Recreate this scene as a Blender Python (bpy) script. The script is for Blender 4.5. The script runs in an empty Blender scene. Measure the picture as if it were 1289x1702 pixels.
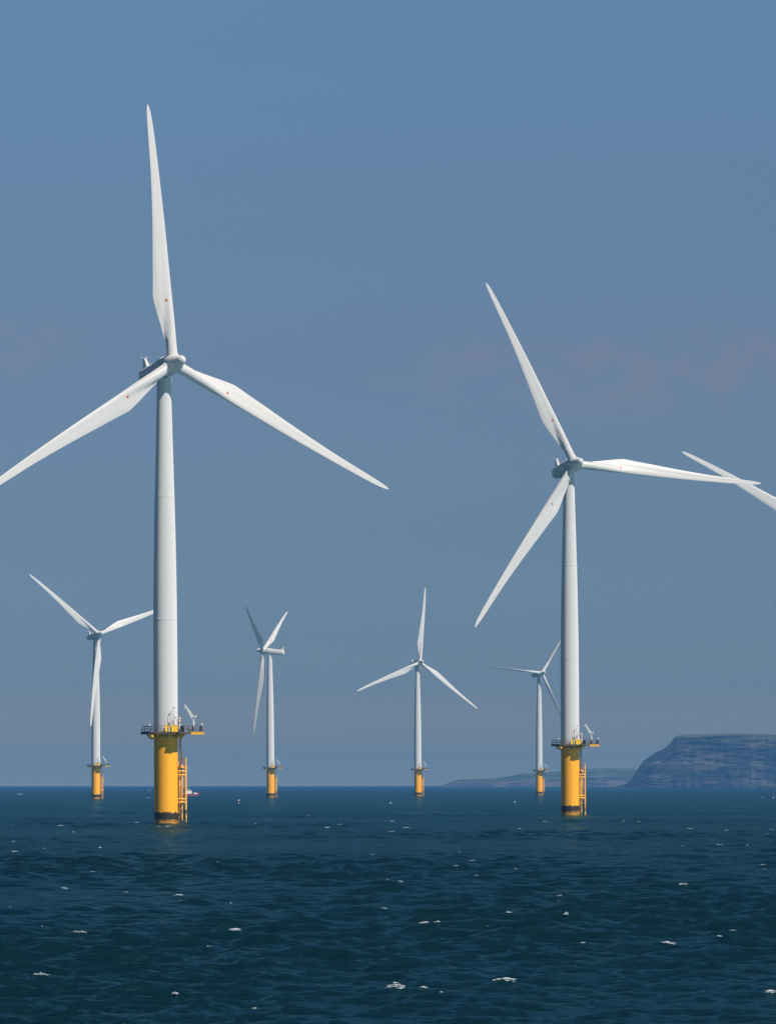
import bpy, bmesh, math, random
import numpy as np
from mathutils import Vector, Matrix

R = math.radians
sc = bpy.context.scene
col = sc.collection

# ------------------------------------------------------------------ camera
F_PX, CX, HORIZ, CAM_H = 7000.0, 644.5, 1304.0, 7.10      # long lens, photo pixels (1289 x 1702)
cam_d = bpy.data.cameras.new("camera")
cam_d.sensor_fit = 'HORIZONTAL'
cam_d.sensor_width = 36.0
cam_d.lens = F_PX / 1289.0 * 36.0
cam_d.shift_y = (HORIZ - 851.0) / 1289.0
cam_d.clip_start = 1.0
cam_d.clip_end = 90000.0
cam = bpy.data.objects.new("camera", cam_d)
col.objects.link(cam)
cam.location = (0, 0, CAM_H)
cam.rotation_euler = (R(90), 0, 0)
sc.camera = cam

# ------------------------------------------------------------------ sun and sky
SUN_AZ, SUN_EL = R(50), R(45)          # to the right of and behind the camera
SUN_DIR = Vector((math.sin(SUN_AZ) * math.cos(SUN_EL), -math.cos(SUN_AZ) * math.cos(SUN_EL), math.sin(SUN_EL)))
sun_d = bpy.data.lights.new("sun", 'SUN')
sun_d.energy = 4.8
sun_d.angle = R(0.5)
sun_d.color = (1.0, 0.905, 0.805)
sun = bpy.data.objects.new("sun", sun_d)
col.objects.link(sun)
sun.rotation_euler = SUN_DIR.to_track_quat('Z', 'Y').to_euler()
sun.location = (300, -300, 400)

world = bpy.data.worlds.new("World")
sc.world = world
world.use_nodes = True
wn, wl = world.node_tree.nodes, world.node_tree.links
wn.clear()
w_out = wn.new("ShaderNodeOutputWorld")
w_bg = wn.new("ShaderNodeBackground")
w_sky = wn.new("ShaderNodeTexSky")
w_sky.sky_type = 'NISHITA'
w_sky.sun_disc = False
w_sky.sun_elevation = SUN_EL
w_sky.sun_rotation = R(180 - 50)
w_sky.altitude = 0
w_sky.air_density = 1.0
w_sky.dust_density = 1.2
w_sky.ozone_density = 1.6
SKY_STRENGTH = 0.056
w_bg.inputs['Strength'].default_value = SKY_STRENGTH
w_mul = wn.new("ShaderNodeMix"); w_mul.data_type = 'RGBA'; w_mul.blend_type = 'MULTIPLY'
w_mul.inputs['Factor'].default_value = 1.0
w_tc = wn.new("ShaderNodeTexCoord")
w_sep = wn.new("ShaderNodeSeparateXYZ")
wl.new(w_tc.outputs['Generated'], w_sep.inputs[0])
w_gr = wn.new("ShaderNodeValToRGB")           # tint of the air by height above the horizon
SKY_GRADE = [(0.0, (2.9, 2.6, 1.7)), (0.012, (1.38, 1.43, 1.50)), (0.022, (0.80, 1.04, 1.60)), (0.035, (0.66, 0.88, 1.38)), (0.06, (0.585, 0.775, 1.18)), (0.10, (0.665, 0.785, 1.056)), (0.145, (0.735, 0.91, 1.14)), (0.185, (0.80, 1.06, 1.26)), (0.23, (0.48, 0.66, 0.82)), (0.30, (0.24, 0.34, 0.47)), (0.5, (0.08, 0.14, 0.23))]
for k, (p_, c_) in enumerate(SKY_GRADE):
    e_ = w_gr.color_ramp.elements[k] if k < 2 else w_gr.color_ramp.elements.new(p_)
    e_.position = p_; e_.color = (*[x / 3.0 for x in c_], 1)
wl.new(w_sep.outputs['Z'], w_gr.inputs[0])
w_sc = wn.new("ShaderNodeVectorMath"); w_sc.operation = 'SCALE'; w_sc.inputs['Scale'].default_value = 3.0
wl.new(w_gr.outputs[0], w_sc.inputs[0]); wl.new(w_sc.outputs[0], w_mul.inputs[7])
wl.new(w_sky.outputs[0], w_mul.inputs[6])
# thin rosy cloud wisps low in the sky: noise on the view direction of the sky itself
w_map = wn.new("ShaderNodeMapping")
w_map.inputs['Scale'].default_value = (110, 110, 190)
wl.new(w_tc.outputs['Generated'], w_map.inputs['Vector'])
w_noise = wn.new("ShaderNodeTexNoise")
w_noise.inputs['Scale'].default_value = 1.0
w_noise.inputs['Detail'].default_value = 6.0
w_noise.inputs['Roughness'].default_value = 0.55
wl.new(w_map.outputs[0], w_noise.inputs['Vector'])
def w_math(op, a, b):
    n = wn.new("ShaderNodeMath"); n.operation = op
    for i, v in enumerate((a, b)):
        if isinstance(v, (int, float)): n.inputs[i].default_value = v
        else: wl.new(v, n.inputs[i])
    return n.outputs[0]
w_sum = None
for (x0, z0, rx, rz, st) in ((.0845, .1010, .013, .0050, 1.0), (.0486, .1008, .0060, .0034, .9), (.0690, .1022, .0075, .0034, .7), (.0215, .1015, .009, .0042, .5),
                             (-.0880, .1035, .014, .0055, .7), (.0620, .0945, .050, .0080, .5), (.15, .103, .03, .006, .9), (-.16, .10, .03, .007, .8)):
    ax = w_math('DIVIDE', w_math('SUBTRACT', w_sep.outputs['X'], x0), rx)
    az = w_math('DIVIDE', w_math('SUBTRACT', w_sep.outputs['Z'], z0), rz)
    g = w_math('EXPONENT', w_math('MULTIPLY', w_math('ADD', w_math('MULTIPLY', ax, ax), w_math('MULTIPLY', az, az)), -1.0), 0.0)
    g = w_math('MULTIPLY', g, st)
    w_sum = g if w_sum is None else w_math('ADD', w_sum, g)
w_sum = w_math('MULTIPLY', w_sum, w_math('GREATER_THAN', w_sep.outputs['Y'], 0.0))
w_soft = w_math('ADD', w_math('MULTIPLY', w_noise.outputs[0], 4.2), -1.55)
w_soft = w_math('MINIMUM', w_math('MAXIMUM', w_soft, 0.0), 1.4)
w_cm2 = w_math('MINIMUM', w_math('MULTIPLY', w_math('MULTIPLY', w_sum, w_soft), 2.0), 1.0)
w_cl = wn.new("ShaderNodeMix"); w_cl.data_type = 'RGBA'; w_cl.blend_type = 'MULTIPLY'
w_cl.inputs[7].default_value = (1.20, 1.0, 0.97, 1)
wl.new(w_cm2, w_cl.inputs['Factor'])
wl.new(w_mul.outputs[2], w_cl.inputs[6])
wl.new(w_cl.outputs[2], w_bg.inputs['Color'])
wl.new(w_bg.outputs[0], w_out.inputs['Surface'])

sc.view_settings.view_transform = 'Standard'
sc.view_settings.look = 'None'
sc.view_settings.gamma = 1.0
sc.view_settings.use_curve_mapping = False
sc.view_settings.exposure = 0.1
sc.render.engine = 'CYCLES'
sc.cycles.use_denoising = True
sc.cycles.max_bounces = 6
sc.cycles.volume_bounces = 0

# ------------------------------------------------------------------ helpers
def tag(o, label=None, cat=None, group=None, kind=None):
    if label: o["label"] = label
    if cat: o["category"] = cat
    if group: o["group"] = group
    if kind: o["kind"] = kind
    return o

def empty(name, loc=(0, 0, 0)):
    o = bpy.data.objects.new(name, None)
    col.objects.link(o)
    o.location = loc
    o.empty_display_size = 2
    return o

class MB:
    """collects solid shapes and links them as ONE mesh object"""
    def __init__(self): self.bm = bmesh.new(); self.mi = 0
    def _faces(self, vs, fs, smooth=False):
        bv = [self.bm.verts.new(v) for v in vs]
        for f in fs:
            try:
                fc = self.bm.faces.new([bv[i] for i in f]); fc.smooth = smooth; fc.material_index = self.mi
            except ValueError: pass
        return bv
    def box(self, c, s, rz=0.0, m=None):
        M = m if m else Matrix.Translation(c) @ Matrix.Rotation(rz, 4, 'Z')
        hx, hy, hz = s[0] / 2, s[1] / 2, s[2] / 2
        vs = [M @ Vector((x * hx, y * hy, z * hz)) for z in (-1, 1) for y in (-1, 1) for x in (-1, 1)]
        self._faces(vs, [(0, 2, 3, 1), (4, 5, 7, 6), (0, 1, 5, 4), (2, 6, 7, 3), (0, 4, 6, 2), (1, 3, 7, 5)])
        return self
    def beam(self, a, b, w, h):
        a, b = Vector(a), Vector(b); d = b - a
        M = Matrix.Translation((a + b) / 2) @ d.to_track_quat('X', 'Z').to_matrix().to_4x4()
        return self.box(None, (d.length, w, h), m=M)
    def tube(self, a, b, r, n=8, r2=None, cap=True):
        a, b = Vector(a), Vector(b); d = b - a
        q = d.to_track_quat('Z', 'Y').to_matrix()
        r2 = r if r2 is None else r2
        vs = []
        for p, rr in ((a, r), (b, r2)):
            for i in range(n):
                t = 2 * math.pi * i / n
                vs.append(p + q @ Vector((rr * math.cos(t), rr * math.sin(t), 0)))
        bv = self._faces(vs, [(i, (i + 1) % n, n + (i + 1) % n, n + i) for i in range(n)], True)
        if cap:
            for loop in (bv[:n][::-1], bv[n:]):
                f = self.bm.faces.new(loop); f.material_index = self.mi
        return self
    def path(self, pts, r, n=6):
        for a, b in zip(pts[:-1], pts[1:]): self.tube(a, b, r, n)
        return self
    def lathe(self, prof, n=48, M=None, smooth=True):
        """prof: list of (radius, height) from bottom to top"""
        M = M or Matrix.Identity(4)
        rings = []
        for r, z in prof:
            rings.append([self.bm.verts.new(M @ Vector((r * math.cos(2 * math.pi * i / n), r * math.sin(2 * math.pi * i / n), z))) for i in range(n)])
        for A, B in zip(rings[:-1], rings[1:]):
            for i in range(n):
                f = self.bm.faces.new((A[i], A[(i + 1) % n], B[(i + 1) % n], B[i])); f.smooth = smooth; f.material_index = self.mi
        f = self.bm.faces.new(rings[0][::-1]); f.material_index = self.mi
        f = self.bm.faces.new(rings[-1]); f.material_index = self.mi
        return self
    def prism(self, poly, z0, z1):
        n = len(poly)
        vs = [Vector((x, y, z0)) for x, y in poly] + [Vector((x, y, z1)) for x, y in poly]
        self._faces(vs, [tuple(range(n))[::-1], tuple(range(n, 2 * n))] + [(i, (i + 1) % n, n + (i + 1) % n, n + i) for i in range(n)])
        return self
    def loft(self, loops, smooth=True, caps=True):
        rings = [[self.bm.verts.new(p) for p in lp] for lp in loops]
        n = len(rings[0])
        for A, B in zip(rings[:-1], rings[1:]):
            for i in range(n):
                f = self.bm.faces.new((A[i], A[(i + 1) % n], B[(i + 1) % n], B[i])); f.smooth = smooth; f.material_index = self.mi
        if caps:
            f = self.bm.faces.new(rings[0][::-1]); f.material_index = self.mi
            f = self.bm.faces.new(rings[-1]); f.material_index = self.mi
        return self
    def build(self, name, mats, parent=None, autosmooth=None):
        bmesh.ops.recalc_face_normals(self.bm, faces=self.bm.faces[:])
        if autosmooth is not None:
            for e in self.bm.edges:
                if len(e.link_faces) == 2 and e.calc_face_angle(0) > autosmooth: e.smooth = False
        me = bpy.data.meshes.new(name)
        self.bm.to_mesh(me); self.bm.free()
        if not isinstance(mats, (list, tuple)): mats = [mats]
        for m in mats: me.materials.append(m)
        o = bpy.data.objects.new(name, me)
        col.objects.link(o)
        if parent: o.parent = parent
        return o

def copy_tree(o, parent=None):
    c = o.copy(); col.objects.link(c)
    if parent:
        c.parent = parent
        c.matrix_parent_inverse = o.matrix_parent_inverse.copy()
    for ch in [x for x in o.children]: copy_tree(ch, c)
    return c

# ------------------------------------------------------------------ materials
def new_mat(name):
    m = bpy.data.materials.new(name); m.use_nodes = True
    nt = m.node_tree
    return m, nt, nt.nodes["Principled BSDF"]

def mth(nt, op, a, b=None, c=None, clamp=False):
    n = nt.nodes.new("ShaderNodeMath"); n.operation = op; n.use_clamp = clamp
    for i, v in enumerate((a, b, c)):
        if v is None: continue
        if isinstance(v, (int, float)): n.inputs[i].default_value = v
        else: nt.links.new(v, n.inputs[i])
    return n.outputs[0]

def mixc(nt, fac, a, b, blend='MIX'):
    n = nt.nodes.new("ShaderNodeMix"); n.data_type = 'RGBA'; n.blend_type = blend
    for idx, v in ((0, fac), (6, a), (7, b)):
        if isinstance(v, (int, float)): n.inputs[idx].default_value = v
        elif isinstance(v, tuple): n.inputs[idx].default_value = (*v, 1)
        else: nt.links.new(v, n.inputs[idx])
    return n.outputs[2]

def noise(nt, vec, scale, detail=4, rough=0.55, sc3=None):
    if sc3:
        mp = nt.nodes.new("ShaderNodeMapping"); mp.inputs['Scale'].default_value = sc3
        nt.links.new(vec, mp.inputs['Vector']); vec = mp.outputs[0]
    n = nt.nodes.new("ShaderNodeTexNoise")
    n.inputs['Scale'].default_value = scale; n.inputs['Detail'].default_value = detail; n.inputs['Roughness'].default_value = rough
    nt.links.new(vec, n.inputs['Vector'])
    return n.outputs[0]

def sstep(nt, v, lo, hi, t0=0.0, t1=1.0):
    n = nt.nodes.new("ShaderNodeMapRange"); n.interpolation_type = 'SMOOTHSTEP'
    nt.links.new(v, n.inputs['Value'])
    for k, x in zip(('From Min', 'From Max', 'To Min', 'To Max'), (lo, hi, t0, t1)): n.inputs[k].default_value = x
    return n.outputs[0]

def objco(nt):
    tc = nt.nodes.new("ShaderNodeTexCoord"); return tc.outputs['Object']

def randvec(nt, vec):
    oi = nt.nodes.new("ShaderNodeObjectInfo")
    cb = nt.nodes.new("ShaderNodeVectorMath"); cb.operation = 'SCALE'
    cb.inputs[0].default_value = (37.0, 19.0, 0.0)
    nt.links.new(oi.outputs['Random'], cb.inputs['Scale'])
    ad = nt.nodes.new("ShaderNodeVectorMath"); ad.operation = 'ADD'
    nt.links.new(vec, ad.inputs[0]); nt.links.new(cb.outputs[0], ad.inputs[1])
    return ad.outputs[0]

def plain(name, rgb, rough=0.5, var=0.12, scale=3.0, metal=0.0):
    m, nt, b = new_mat(name)
    v = objco(nt)
    n = noise(nt, v, scale, 4)
    d = tuple(c * (1 - var) for c in rgb); l = tuple(min(1, c * (1 + var)) for c in rgb)
    nt.links.new(mixc(nt, n, d, l), b.inputs['Base Color'])
    b.inputs['Roughness'].default_value = rough; b.inputs['Metallic'].default_value = metal
    return m

def white_paint(name, dots=False):
    m, nt, b = new_mat(name)
    v = objco(nt)
    streak = noise(nt, randvec(nt, v), 1.0, 5, 0.6, (1.6, 1.6, 0.06))
    fine = noise(nt, v, 0.7, 5, 0.6)
    dirt = mth(nt, 'MULTIPLY', sstep(nt, streak, 0.5, 0.8), 0.35)
    c = mixc(nt, dirt, (0.75, 0.75, 0.75), (0.61, 0.60, 0.575))
    c = mixc(nt, sstep(nt, fine, 0.35, 0.75, 0, 0.25), c, (0.70, 0.70, 0.69))
    if dots:
        sp = nt.nodes.new("ShaderNodeSeparateXYZ"); nt.links.new(v, sp.inputs[0])
        dx = mth(nt, 'ADD', sp.outputs[0], 0.30); dz = mth(nt, 'SUBTRACT', sp.outputs[2], 11.2)
        d = mth(nt, 'SQRT', mth(nt, 'ADD', mth(nt, 'MULTIPLY', dx, dx), mth(nt, 'MULTIPLY', dz, dz)))
        c = mixc(nt, mth(nt, 'LESS_THAN', d, 0.25), c, (0.70, 0.17, 0.10))
    nt.links.new(c, b.inputs['Base Color'])
    b.inputs['Roughness'].default_value = 0.42
    b.inputs['Diffuse Roughness'].default_value = 0.9
    b.inputs['Specular IOR Level'].default_value = 0.35
    return m

YEL = (0.97, 0.44, 0.022)
def yellow_growth(name, fender=False):
    m, nt, b = new_mat(name)
    v = objco(nt); rv = randvec(nt, v)
    sp = nt.nodes.new("ShaderNodeSeparateXYZ"); nt.links.new(v, sp.inputs[0])
    z = sp.outputs[2]
    n1 = noise(nt, rv, 1.3, 5, 0.6)
    n2 = noise(nt, rv, 4.5, 5, 0.7)
    n3 = noise(nt, rv, 1.0, 4, 0.6, (2.2, 2.2, 0.12))
    y = mixc(nt, sstep(nt, n3, 0.45, 0.8, 0, 0.35), YEL, (0.80, 0.35, 0.03))
    y = mixc(nt, sstep(nt, n1, 0.55, 0.85, 0, 0.25), y, (0.85, 0.45, 0.06))
    zz = mth(nt, 'ADD', z, mth(nt, 'MULTIPLY', mth(nt, 'SUBTRACT', n1, 0.5), 1.3))
    zz = mth(nt, 'ADD', zz, mth(nt, 'MULTIPLY', mth(nt, 'SUBTRACT', n2, 0.5), 0.5))
    # worn, rusty splash zone at the waterline, black weed band above it
    rust = mixc(nt, sstep(nt, n2, 0.42, 0.58), (0.10, 0.05, 0.02), (0.75, 0.37, 0.045))
    black = mixc(nt, n2, (0.012, 0.012, 0.012), (0.05, 0.042, 0.035))
    if fender:
        y = mixc(nt, .5, y, (0.97, 0.56, 0.07))
        side = sstep(nt, sp.outputs[0], -0.2, 0.2)
        lo = mixc(nt, sstep(nt, n1, 0.42, 0.56), black, y)
        c = mixc(nt, sstep(nt, zz, 2.2, 2.7), lo, y)
    else:
        lo = mixc(nt, sstep(nt, zz, 0.55, 1.15), rust, black)
        c = mixc(nt, sstep(nt, zz, 2.14, 2.30), lo, y)
    nt.links.new(c, b.inputs['Base Color'])
    b.inputs['Roughness'].default_value = 0.5
    b.inputs['Specular IOR Level'].default_value = 0.3
    bp = nt.nodes.new("ShaderNodeBump"); bp.inputs['Strength'].default_value = 0.5; bp.inputs['Distance'].default_value = 0.05
    nt.links.new(mth(nt, 'MULTIPLY', n2, sstep(nt, zz, 2.3, 1.9)), bp.inputs['Height'])
    nt.links.new(bp.outputs[0], b.inputs['Normal'])
    return m

M_WHITE = white_paint("white_paint")
M_BLADE = white_paint("blade_white", True)
M_PILE = yellow_growth("pile_yellow")
M_FENDER = yellow_growth("fender_yellow", True)
M_YELLOW = plain("yellow_paint", (0.97, 0.50, 0.045), 0.5, 0.10, 2.0)
M_GALV = plain("galvanised_steel", (0.17, 0.18, 0.19), 0.55, 0.25, 5.0)
M_DECK = plain("deck_grating", (0.10, 0.085, 0.07), 0.8, 0.3, 6.0)
M_DARK = plain("dark_steel", (0.025, 0.03, 0.045), 0.6, 0.2, 4.0)
M_GREYW = plain("light_grey", (0.55, 0.56, 0.57), 0.5, 0.1, 3.0)
M_SIGNY = plain("bright_yellow", (0.97, 0.56, 0.01), 0.5, 0.1, 2.0)
M_ORANGE = plain("orange_plastic", (0.75, 0.20, 0.04), 0.5, 0.1, 3.0)
M_RED = plain("red_paint", (0.30, 0.06, 0.07), 0.45, 0.15, 2.0)
M_BWHITE = plain("boat_white", (0.80, 0.80, 0.79), 0.4, 0.06, 2.0)
M_GLASS = plain("dark_window", (0.02, 0.03, 0.04), 0.1, 0.1, 2.0)
M_BUOYRED = plain("faded_red", (0.26, 0.09, 0.10), 0.6, 0.2, 3.0)

# ------------------------------------------------------------------ sea
rng = np.random.default_rng(11)
NW = 190
lam = np.exp(rng.uniform(np.log(0.42), np.log(9.5), NW))
th0 = R(-22)                                  # the wind blows away from the camera and to the left
th = th0 + rng.normal(0, R(42), NW)
kx = 2 * np.pi / lam * np.sin(th); ky = 2 * np.pi / lam * np.cos(th)
amp = 0.0068 * lam ** 0.68
amp *= rng.uniform(0.6, 1.4, NW)
ph = rng.uniform(0, 2 * np.pi, NW)
WAVE_GAIN = 1.3

def waves(x, y, step):
    """height and horizontal shift of the sea at (x, y); short waves fade where the sheet is too coarse to hold them"""
    hz = np.zeros_like(x); dx = np.zeros_like(x); dy = np.zeros_like(x)
    for i in range(NW):
        f = np.clip(lam[i] / (2.3 * step) - 1.0, 0, 1)
        if not np.any(f > 0): continue
        a = kx[i] * x + ky[i] * y + ph[i]
        k = math.hypot(kx[i], ky[i])
        A = amp[i] * f * WAVE_GAIN
        hz += A * np.cos(a)
        s = A * np.sin(a) * 0.75
        dx -= s * kx[i] / k; dy -= s * ky[i] / k
    return hz, dx, dy

def group_gain(x, y):
    return 0.8 + 0.25 * np.sin(x * 0.05 + y * 0.021 + 1.0) + 0.25 * np.sin(x * 0.031 - y * 0.034 + 2.0)

rr = [0.0, 8, 18, 30, 45, 60, 75, 88]
r = 95.0
while r < 1700: rr.append(r); r *= 1.0013
while r < 16000: rr.append(r); r *= 1.022
rr.append(16500.0)
rr = np.array(rr)
dense = np.arange(-R(7.6), R(7.6) + 1e-6, 0.00043)
coarse = np.radians(np.concatenate([np.arange(-180, -7.7, 4.3)[1:], []]))
ang = np.concatenate([-np.flip(-coarse), dense, np.flip(-coarse)])
ang = np.concatenate([np.sort(coarse), dense, np.sort(-coarse)])
ang = np.concatenate([ang, [math.pi]])
nr, na = len(rr), len(ang)
RR, AA = np.meshgrid(rr, ang, indexing='ij')
X0 = RR * np.sin(AA); Y0 = RR * np.cos(AA)
rs = np.gradient(rr)
step = np.maximum(RR * 0.0013, 0.05)
step = np.where((RR > 1700) | (RR < 94), 50.0, step)
step = np.where(np.abs(AA) > R(7.6), 50.0, step)
hz, dxs, dys = waves(X0.ravel(), Y0.ravel(), step.ravel())
gg = group_gain(X0.ravel(), Y0.ravel()) * np.interp(RR.ravel(), (180, 450), (1.0, 0.72))
hz *= gg; dxs *= gg; dys *= gg
co = np.stack([X0.ravel() + dxs, Y0.ravel() + dys, hz], 1).astype(np.float32)
HZ = hz.reshape(nr, na)
CO = co.reshape(nr, na, 3)
idx = np.arange(nr * na).reshape(nr, na)
quads = np.stack([idx[:-1, :-1], idx[:-1, 1:], idx[1:, 1:], idx[1:, :-1]], -1).reshape(-1, 4)[:, ::-1]
sea_me = bpy.data.meshes.new("sea")
sea_me.vertices.add(len(co)); sea_me.vertices.foreach_set("co", co.ravel())
sea_me.loops.add(quads.size); sea_me.loops.foreach_set("vertex_index", quads.ravel().astype(np.int32))
sea_me.polygons.add(len(quads))
sea_me.polygons.foreach_set("loop_start", np.arange(0, quads.size, 4, dtype=np.int32))
sea_me.polygons.foreach_set("loop_total", np.full(len(quads), 4, np.int32))
sea_me.polygons.foreach_set("use_smooth", np.ones(len(quads), bool))
sea_me.update(calc_edges=True)
sea = bpy.data.objects.new("sea", sea_me); col.objects.link(sea)
tag(sea, "dark teal choppy sea reaching to the horizon", "sea", kind="structure")

m, nt, b = new_mat("sea_water")
v = objco(nt)
patch = noise(nt, v, 1.0, 3, 0.5, (0.02, 0.006, 1))
nt.nodes.remove(b)
c = mixc(nt, patch, (0.0028, 0.020, 0.026), (0.0040, 0.026, 0.036))
nA = noise(nt, v, 1.0, 6, 0.66, (1.9, 2.3, 1))
nB = noise(nt, v, 1.0, 3, 0.6, (0.22, 0.30, 1))
nC = noise(nt, v, 1.0, 3, 0.6, (5.5, 6.5, 1))
hh = mth(nt, 'ADD', mth(nt, 'ADD', mth(nt, 'MULTIPLY', nA, 0.21), mth(nt, 'MULTIPLY', nC, 0.05)), mth(nt, 'MULTIPLY', nB, 0.45))
bp = nt.nodes.new("ShaderNodeBump")
bp.inputs['Distance'].default_value = 1.0
nt.links.new(mth(nt, 'ADD', 0.55, mth(nt, 'MULTIPLY', patch, 0.5)), bp.inputs['Strength'])
nt.links.new(hh, bp.inputs['Height'])
dif = nt.nodes.new("ShaderNodeBsdfDiffuse"); nt.links.new(c, dif.inputs['Color'])
nt.links.new(bp.outputs[0], dif.inputs['Normal'])
glo = nt.nodes.new("ShaderNodeBsdfGlossy"); glo.inputs['Roughness'].default_value = 0.09
glo.inputs['Color'].default_value = (0.42, 0.80, 0.95, 1)
nt.links.new(bp.outputs[0], glo.inputs['Normal'])
fr = nt.nodes.new("ShaderNodeFresnel"); fr.inputs['IOR'].default_value = 1.333
nt.links.new(bp.outputs[0], fr.inputs['Normal'])
# facets that lean away hide behind the next ripple, so a rough sea never reaches mirror strength
gust = noise(nt, v, 1.0, 4, 0.6, (0.035, 0.011, 1))
fac = mth(nt, 'MINIMUM', mth(nt, 'MULTIPLY', fr.outputs[0], sstep(nt, gust, 0.32, 0.68, 0.37, 0.46)), 0.34)
mx = nt.nodes.new("ShaderNodeMixShader")
nt.links.new(fac, mx.inputs[0]); nt.links.new(dif.outputs[0], mx.inputs[1]); nt.links.new(glo.outputs[0], mx.inputs[2])
nt.links.new(mx.outputs[0], nt.nodes["Material Output"].inputs['Surface'])
sea_me.materials.append(m)

def sea_at(x, y):
    """nearest displaced point of the sea sheet"""
    rad = math.hypot(x, y); a = math.atan2(x, y)
    i = int(np.clip(np.searchsorted(rr, rad), 1, nr - 1)); j = int(np.clip(np.searchsorted(ang, a), 0, na - 1))
    return i, j
def ground(px, py):
    d = CAM_H * F_PX / (py - HORIZ)
    return (px - CX) / F_PX * d, d

# ------------------------------------------------------------------ whitecaps (solid broken ridges of foam on the crests)
random.seed(5)
caps = [(1112,1576,26,1.0),(655,1650,38,1.0),(704,1652,20,.6),(725,1655,14,.4),(68,1630,28,.9),(133,1558,22,.9),(391,1555,20,.9),(346,1585,9,.5),(12,1513,20,.7),
 (825,1645,30,.4),(845,1647,22,.3),(1190,1562,40,.45),(1222,1560,22,.45),(1280,1654,18,.9),(287,1671,14,.6),(968,1576,7,.8),(543,1377.6,14,.9),(562,1373,12,.8),
 (513,1358,18,.7),(676,1377,18,1.),(647,1385,14,.7),(648,1366,6,.9),(633,1434,18,.7),(782,1434,24,.7),(757,1448,18,.5),(785,1461,12,.6),(763,1418,10,.6),
 (516,1429,12,.5),(741,1371,12,.5),(644,1472,10,.4),(667,1472,9,.5),(100,1374,17,1.),(145,1375,11,.8),(156,1360,11,.7),(24,1418,24,.8),(72,1411,8,.7),
 (157,1451,28,.6),(104,1480,12,.7),(293,1495,20,.7),(227,1368,6,.5),(422,1371,7,.6),(455,1367,8,.6),(1060,1367,12,.9),(1144,1378,16,.9),(1207,1381,12,.7),(1278,1381,12,.8),
 (1195,1406,18,.6),(1265,1443,22,.7),(1135,1479,20,.6),(1025,1387,14,.4),(1276,1387,10,.7),(640,1515,20,.3),(700,1543,16,.5),(720,1545,18,.4),(840,1532,8,.5),(208,1483,12,.5),
 (860,1378,8,.4),(905,1368,7,.4),(20,1374,6,.5),(262,1377.5,8,.9),(296,1379,9,.5),(300,1498,12,.4),(940,1535,8,.8),(930,1502,8,.5),(500,1447,14,.35),
 (255,1373.5,9,.6),(276,1377,13,.45),(303,1375,8,.4),(935,1357.5,8,.4),(956,1359,10,.4),(975,1358,7,.35)]
for _ in range(20):
    py = 1314 + 150 * random.random() ** 1.6
    caps.append((random.uniform(-60, 1350), py, random.uniform(3, 9), random.uniform(.15, .45)))
for _ in range(4):
    caps.append((random.uniform(-60, 1350), random.uniform(1460, 1700), random.uniform(4, 10), random.uniform(.2, .4)))
fb = MB()
for (px, py, wpx, st) in caps:
    if 1390 < py < 1640 and st < .5: wpx *= .6; st *= .6
    x, d = ground(px, py)
    W = wpx * d / F_PX * (.85 if d < 260 else .6)
    # slide onto the nearest crest
    i, j = sea_at(x, d)
    if 94 < d < 1500:
        hw = max(1, int(3.0 / max(d * .0013, .05)))
        i0, i1 = max(8, i - hw), min(nr - 1, i + hw)
        jj = max(0, min(na - 1, j))
        k = int(np.argmax(HZ[i0:i1 + 1, jj])); i = i0 + k
    P = CO[min(i, nr - 1), min(j, na - 1)]
    bx, by, bz = float(P[0]), float(P[1]), float(P[2])
    near = d < 300
    hmax = ((0.08 + 0.11 * min(1.0, W / .8)) if near else (0.05 + 0.07 * min(1.0, W / 1.2))) * (0.3 + .75 * st)
    n = int(np.clip(W / 0.0042 * st, 8, 220)) if near else int(np.clip(W / 0.06 * (.2 + st), 4, 40))
    slope = random.uniform(-0.3, 0.3)
    f0 = 0.013 + .00008 * d if near else 0.026 + .00007 * (d - 200)
    p1, p2, p3 = (random.uniform(0, 6.28) for _ in range(3))
    for q in range(n):
        u = random.uniform(-.5, .5) if near else random.gauss(0, .22)
        rag = 0.5 + .5 * math.sin(u * 11 + p1) * math.sin(u * 23 + p2)            # ragged crest line with gaps
        rag *= max(0.0, 1 - abs(2 * u) ** 3) * (0.75 + .25 * math.sin(u * 5 + p3))
        if near and random.random() > rag + .12: continue
        xx = bx + u * W; yy = by + slope * u * W + random.gauss(0, .10 if near else .07)
        if d < 1500:
            ii, jj2 = sea_at(xx, yy); zz = max(float(CO[ii, jj2, 2]), bz - .15)
        else: zz = 0.0
        up = hmax * rag * random.random() ** 1.8
        sz = f0 * math.exp(random.gauss(0, .5))
        sx, sy, szz = sz * random.uniform(1.0, 3.4 if near else 5.0), sz * random.uniform(.7, 1.3), sz * random.uniform(.3, .8 if near else .55)
        ce = Vector((xx, yy, zz + up))
        vs = [ce + Vector((sx * math.cos(t_) * random.uniform(.6, 1.15), sy * math.sin(t_), random.uniform(-.2, .2) * szz)) for t_ in (0, 1.05, 2.09, 3.14, 4.19, 5.24)]
        vs += [ce + Vector((random.uniform(-.4, .4) * sx, 0, szz)), ce + Vector((0, 0, -szz))]
        fb._faces(vs, [(k_, (k_ + 1) % 6, 6) for k_ in range(6)] + [((k_ + 1) % 6, k_, 7) for k_ in range(6)])
m, nt, b = new_mat("foam")
v = objco(nt)
nt.links.new(mixc(nt, noise(nt, v, 6.0, 3), (0.24, 0.31, 0.36), (0.55, 0.62, 0.67)), b.inputs['Base Color'])
b.inputs['Roughness'].default_value = 0.9
foam = fb.build("whitecaps", m)
tag(foam, "scattered white foam breaking on the wave crests", "foam", kind="stuff")

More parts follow.
